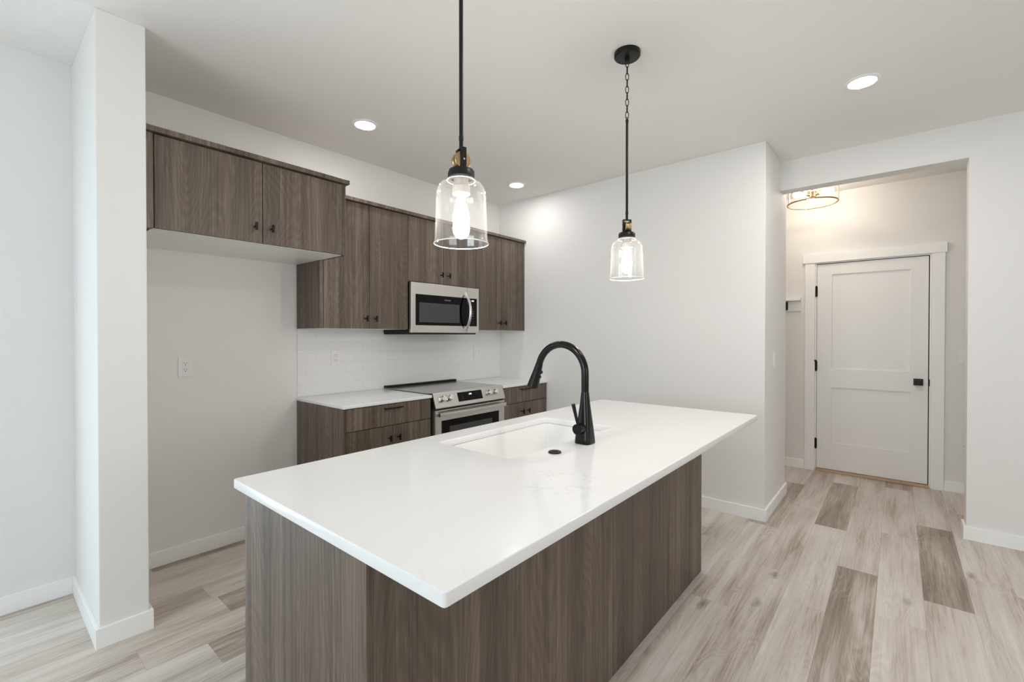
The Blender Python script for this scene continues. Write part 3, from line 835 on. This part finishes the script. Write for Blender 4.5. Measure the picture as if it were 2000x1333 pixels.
# faucet
FX, FY = 1.618, 0.974
fc = thing('faucet', (FX, FY, IT), 'tall matte black gooseneck pull-down faucet beside the island sink', 'faucet')
t = bmesh.new(); rings = []
for z, w, rr in ((0.0, 0.0335, 0.40), (0.003, 0.0345, 0.42), (0.02, 0.0335, 0.45), (0.09, 0.0265, 0.62), (0.16, 0.0195, 0.9), (0.208, 0.0158, 1.0)):
    ring = []
    for k in range(48):
        a = 2 * PI * k / 48; ca, sa = math.cos(a), math.sin(a)
        p = 2 + (1 - rr) * 5        # superellipse: square foot turning round at the top
        rad = w / (abs(ca) ** p + abs(sa) ** p) ** (1 / p)
        ring.append(t.verts.new((FX + rad * ca, FY + rad * sa, IT + 0.0003 + z)))
    rings.append(ring)
for a, c in zip(rings, rings[1:]):
    for k in range(48): t.faces.new((a[k], a[(k + 1) % 48], c[(k + 1) % 48], c[k]))
t.faces.new(rings[0][::-1]); t.faces.new(rings[-1]); obj('faucet_body', t, M['bronze'], fc, smooth=True)
pts = [(FX, FY, 1.0985), (FX, FY, 1.13), (FX, FY, 1.17)]
R_ = 0.118; cy, cz = FY + R_, 1.172
for k in range(1, 25):
    a = PI - math.radians(164) * k / 24
    pts.append((FX, cy + R_ * math.cos(a), cz + R_ * math.sin(a)))
d_end = (Vector(pts[-1]) - Vector(pts[-2])).normalized()
b = bmesh.new(); tube(b, pts, 0.0152, 24); sp_ = obj('spout', b, M['bronze'], fc, smooth=True)
p0 = Vector(pts[-1]) + d_end * 0.001
b = bmesh.new(); lathe(b, [(0.0158, 0), (0.0162, 0.004), (0.0185, 0.034), (0.0255, 0.098), (0.0268, 0.106), (0.0245, 0.110)], p0, axis=tuple(d_end), seg=36)
hd = obj('spray_head', b, M['bronze'], fc, smooth=True)
side = Vector((0, -1, 0)); side = (side - d_end * side.dot(d_end)).normalized()
b = bmesh.new(); c0 = p0 + d_end * 0.032 + side * 0.018
lathe(b, [(0.008, -0.004), (0.008, 0.006), (0.006, 0.008)], c0, axis=tuple(side), seg=16)
c1 = p0 + d_end * 0.055 + side * 0.020; lathe(b, [(0.007, -0.004), (0.007, 0.004), (0.005, 0.006)], c1, axis=tuple(side), seg=16)
obj('spray_button', b, M['black'], hd, smooth=True)
hz = 0.953
b = bmesh.new(); lathe(b, [(0.0215, 0.0), (0.0215, 0.019)], (FX - 0.041, FY, hz), axis='X', seg=36)
lathe(b, [(0.0195, 0), (0.0215, 0.002), (0.0215, 0.022)], (FX - 0.064, FY, hz), axis='X', seg=36)
hn = obj('lever_hub', b, M['bronze'], fc, smooth=True)
b = bmesh.new(); tube(b, [(FX - 0.054, FY, hz + 0.018), (FX - 0.062, FY + 0.004, hz + 0.05), (FX - 0.074, FY + 0.010, hz + 0.103)], [0.0058, 0.0064, 0.0078], 16)
obj('lever', b, M['bronze'], hn, smooth=True)
b = bmesh.new(); lathe(b, [(0.024, 0), (0.0245, 0.003), (0.022, 0.006), (0.012, 0.0065), (0.011, 0.009), (0.004, 0.0095)], (1.410, 0.979, IT + 0.0002), seg=40)
o = obj('disposal_air_switch', b, M['black'], smooth=True)
top(o, 'small round black button on the island top beside the sink', 'button', (1.410, 0.979, IT))

# ------------------------------------------------------------------ pendants
def link_pts(c, L, w, ang):
    out = []
    for k in range(20):
        a = 2 * PI * k / 20; u = w * math.cos(a); v = L * math.sin(a)
        out.append((c[0] + u * math.cos(ang), c[1] + u * math.sin(ang), c[2] + v))
    return out
def pendant(loc, az, label):
    X, Y, _ = loc; z0 = 1.606
    p = thing('pendant_light', (X, Y, z0), label, 'pendant light', 'glass pendants over the island')
    # glass shade (open at the bottom, thin wall)
    prof = [(0.0835, 0.0), (0.0815, 0.006), (0.0795, 0.016), (0.0785, 0.05), (0.0765, 0.10), (0.0755, 0.140), (0.0738, 0.158), (0.0690, 0.172), (0.0610, 0.182), (0.050, 0.188), (0.0415, 0.190), (0.0395, 0.193), (0.0395, 0.200)]
    inner = [(r - 0.0025, z - (0.0015 if 0.15 < z < 0.192 else 0)) for r, z in prof[::-1]]
    b = bmesh.new(); lathe(b, prof + inner, (X, Y, z0), seg=64, cap0=False, cap1=False)
    obj('glass_shade', b, M['shade'], p, smooth=True)
    b = bmesh.new(); tube(b, [(X + 0.0825 * math.cos(2 * PI * k / 48), Y + 0.0825 * math.sin(2 * PI * k / 48), z0 + 0.0005) for k in range(48)], 0.0016, 8, closed=True)
    obj('shade_rim', b, M['rim'], p, smooth=True)
    b = bmesh.new(); tube(b, [(X + 0.0425 * math.cos(2 * PI * k / 40), Y + 0.0425 * math.sin(2 * PI * k / 40), z0 + 0.1925) for k in range(40)], 0.0016, 8, closed=True)
    obj('neck_ring', b, M['rim'], p, smooth=True)
    b = bmesh.new(); lathe(b, [(0.036, -0.001), (0.0405, 0), (0.0405, 0.018), (0.037, 0.023), (0.010, 0.025)], (X, Y, z0 + 0.201), seg=40)
    obj('shade_cap', b, M['black'], p, smooth=True)
    b = bmesh.new(); lathe(b, [(0.0245, 0), (0.027, 0.002), (0.027, 0.024), (0.022, 0.028), (0.022, 0.050)], (X, Y, z0 + 0.150), seg=32)
    obj('socket', b, M['socket'], p, smooth=True)
    b = bmesh.new(); lathe(b, [(0.002, 0), (0.010, 0.003), (0.018, 0.012), (0.0245, 0.030), (0.0255, 0.045), (0.021, 0.068), (0.0145, 0.090), (0.0125, 0.112), (0.0125, 0.120)], (X, Y, z0 + 0.035), seg=28)
    obj('light_bulb', b, M['bulb'], p, smooth=True)
    # yoke and pulley
    ax = Vector((math.cos(az), math.sin(az), 0)); R = Matrix.Translation((X, Y, 0)) @ Matrix.Rotation(az, 4, 'Z')
    zc = z0 + 0.252
    b = bmesh.new()
    for s in (-1, 1): box(b, s * 0.0185 - 0.002, s * 0.0185 + 0.002, -0.0085, 0.0085, z0 + 0.2255, z0 + 0.287, 0.0005)
    box(b, -0.0205, 0.0205, -0.0085, 0.0085, z0 + 0.284, z0 + 0.289, 0.001)
    b.transform(R); yk = obj('yoke', b, M['black'], p)
    b = bmesh.new(); lathe(b, [(0.003, -0.0225), (0.003, 0.0225)], (0, 0, zc), 'X', 12); b.transform(R)
    obj('axle_bolt', b, M['chrome'], yk)
    b = bmesh.new(); lathe(b, [(0.008, -0.0155), (0.025, -0.014), (0.0265, -0.012), (0.0265, -0.009), (0.0235, -0.006), (0.0235, 0.006), (0.0265, 0.009), (0.0265, 0.012), (0.025, 0.014), (0.008, 0.0155)], (0, 0, zc), 'X', 40); b.transform(R)
    obj('pulley_wheel', b, M['brass'], p, smooth=True)
    b = bmesh.new(); tube(b, [(X, Y, z0 + 0.289), (X, Y, 2.376)], 0.0062, 16)
    for z in (z0 + 0.315, 2.37): lathe(b, [(0.0068, -0.001), (0.0072, 0), (0.0072, 0.012), (0.0062, 0.014)], (X, Y, z), seg=16)
    obj('rod', b, M['black'], p, smooth=True)
    b = bmesh.new(); z = 2.384; k = 0
    tube(b, [(X + 0.008 * math.cos(2 * PI * i / 16 + 0), Y, 2.386 + 0.008 * math.sin(2 * PI * i / 16)) for i in range(16)], 0.0016, 8, closed=True)
    z = 2.404
    while z < 2.672:
        tube(b, link_pts((X, Y, z), 0.0185, 0.0075, az * 0.3 + (0 if k % 2 else PI / 2)), 0.0019, 8, closed=True)
        z += 0.0312; k += 1
    obj('chain', b, M['black'], p, smooth=True)
    b = bmesh.new(); lathe(b, [(0.006, -0.045), (0.010, -0.042), (0.011, -0.026), (0.058, -0.024), (0.0625, -0.019), (0.0625, 0.0)], (X, Y, ZC - 0.0005), seg=48)
    obj('canopy', b, M['black'], p, smooth=True)
    return p
rm = plain('glass_edge', (0.85, 0.86, 0.85), 0.1); M['rim'] = rm
pendant((0.967, 1.017, 0), math.radians(251), 'nearer black and brass pendant with clear glass shade, left of the two')
pendant((2.079, 1.017, 0), math.radians(136), 'farther black and brass pendant with clear glass shade, canopy visible on the ceiling')

# ------------------------------------------------------------------ recessed downlights
def downlight(x, y, label, m='can'):
    p = thing('recessed_light', (x, y, ZC), label, 'ceiling light', 'recessed ceiling lights')
    b = bmesh.new(); lathe(b, [(0.085, 0.0), (0.085, -0.003), (0.080, -0.006), (0.064, -0.006), (0.062, -0.002)], (x, y, ZC - 0.0003), seg=48, cap1=False)
    obj('trim_ring', b, M['trim'], p, smooth=True)
    b = bmesh.new(); lathe(b, [(0.0615, -0.0035), (0.0600, -0.0052), (0.040, -0.0058)], (x, y, ZC - 0.0003), seg=48)
    obj('diffuser', b, M[m], p)
    return p
downlight(1.682, 2.676, 'recessed round ceiling light over the left of the kitchen run')
downlight(3.244, 2.679, 'recessed round ceiling light near the right kitchen corner, farthest away')
downlight(3.141, 0.155, 'recessed round ceiling light in the open ceiling right of the pendants', 'can3')

downlight(1.6, 0.155, 'added unseen recessed ceiling light above the seating side of the island', 'can_added')  # extra downlight out of view, added to brighten floor and ceiling

# ------------------------------------------------------------------ hall fixture
HX, HY, HZ = 4.86, 0.59, 2.508
h = thing('hall_ceiling_light', (HX, HY, ZC), 'brass ring ceiling light with three bare bulbs in the hall', 'ceiling light')
b = bmesh.new(); tube(b, [(HX + 0.19 * math.cos(2 * PI * k / 64), HY + 0.19 * math.sin(2 * PI * k / 64), HZ) for k in range(64)], 0.0065, 10, closed=True)
obj('ring', b, M['brass'], h, smooth=True)
b = bmesh.new(); tube(b, [(HX + 0.19 * math.cos(2 * PI * k / 64), HY + 0.19 * math.sin(2 * PI * k / 64), HZ + 0.17) for k in range(64)], 0.0065, 10, closed=True)
obj('upper_ring', b, M['brass'], h, smooth=True)
for a in (-92, 16, 122):
    a = math.radians(a); q = (HX + 0.192 * math.cos(a), HY + 0.192 * math.sin(a))
    b = bmesh.new(); tube(b, [(q[0], q[1], HZ - 0.012), (q[0], q[1], HZ + 0.17)], 0.0035, 10); obj('rod', b, M['brass'], h, smooth=True)
b = bmesh.new(); lathe(b, [(0.065, 0), (0.065, -0.02), (0.060, -0.024), (0.008, -0.026), (0.007, -0.09)], (HX, HY, ZC - 0.0005), seg=40)
obj('canopy', b, M['brass'], h, smooth=True)
hz = HZ + 0.075
b = bmesh.new(); lathe(b, [(0.006, 0.027), (0.030, 0.024), (0.030, -0.018), (0.006, -0.022)], (HX, HY, hz), seg=24)
obj('hub', b, M['brass'], h, smooth=True)
for a in (12, 132, 252):
    a = math.radians(a); d = Vector((math.cos(a), math.sin(a), 0)); c = Vector((HX, HY, hz))
    b = bmesh.new(); tube(b, [c + d * 0.026, c + d * 0.062], 0.012, 14); so = obj('socket', b, M['brass'], h, smooth=True)
    b = bmesh.new(); lathe(b, [(0.010, 0), (0.012, 0.02), (0.020, 0.045), (0.028, 0.068), (0.030, 0.082), (0.026, 0.098), (0.012, 0.109), (0.002, 0.111)], c + d * 0.060, axis=tuple(d), seg=24)
    obj('light_bulb', b, M['hallbulb'], h, smooth=True)
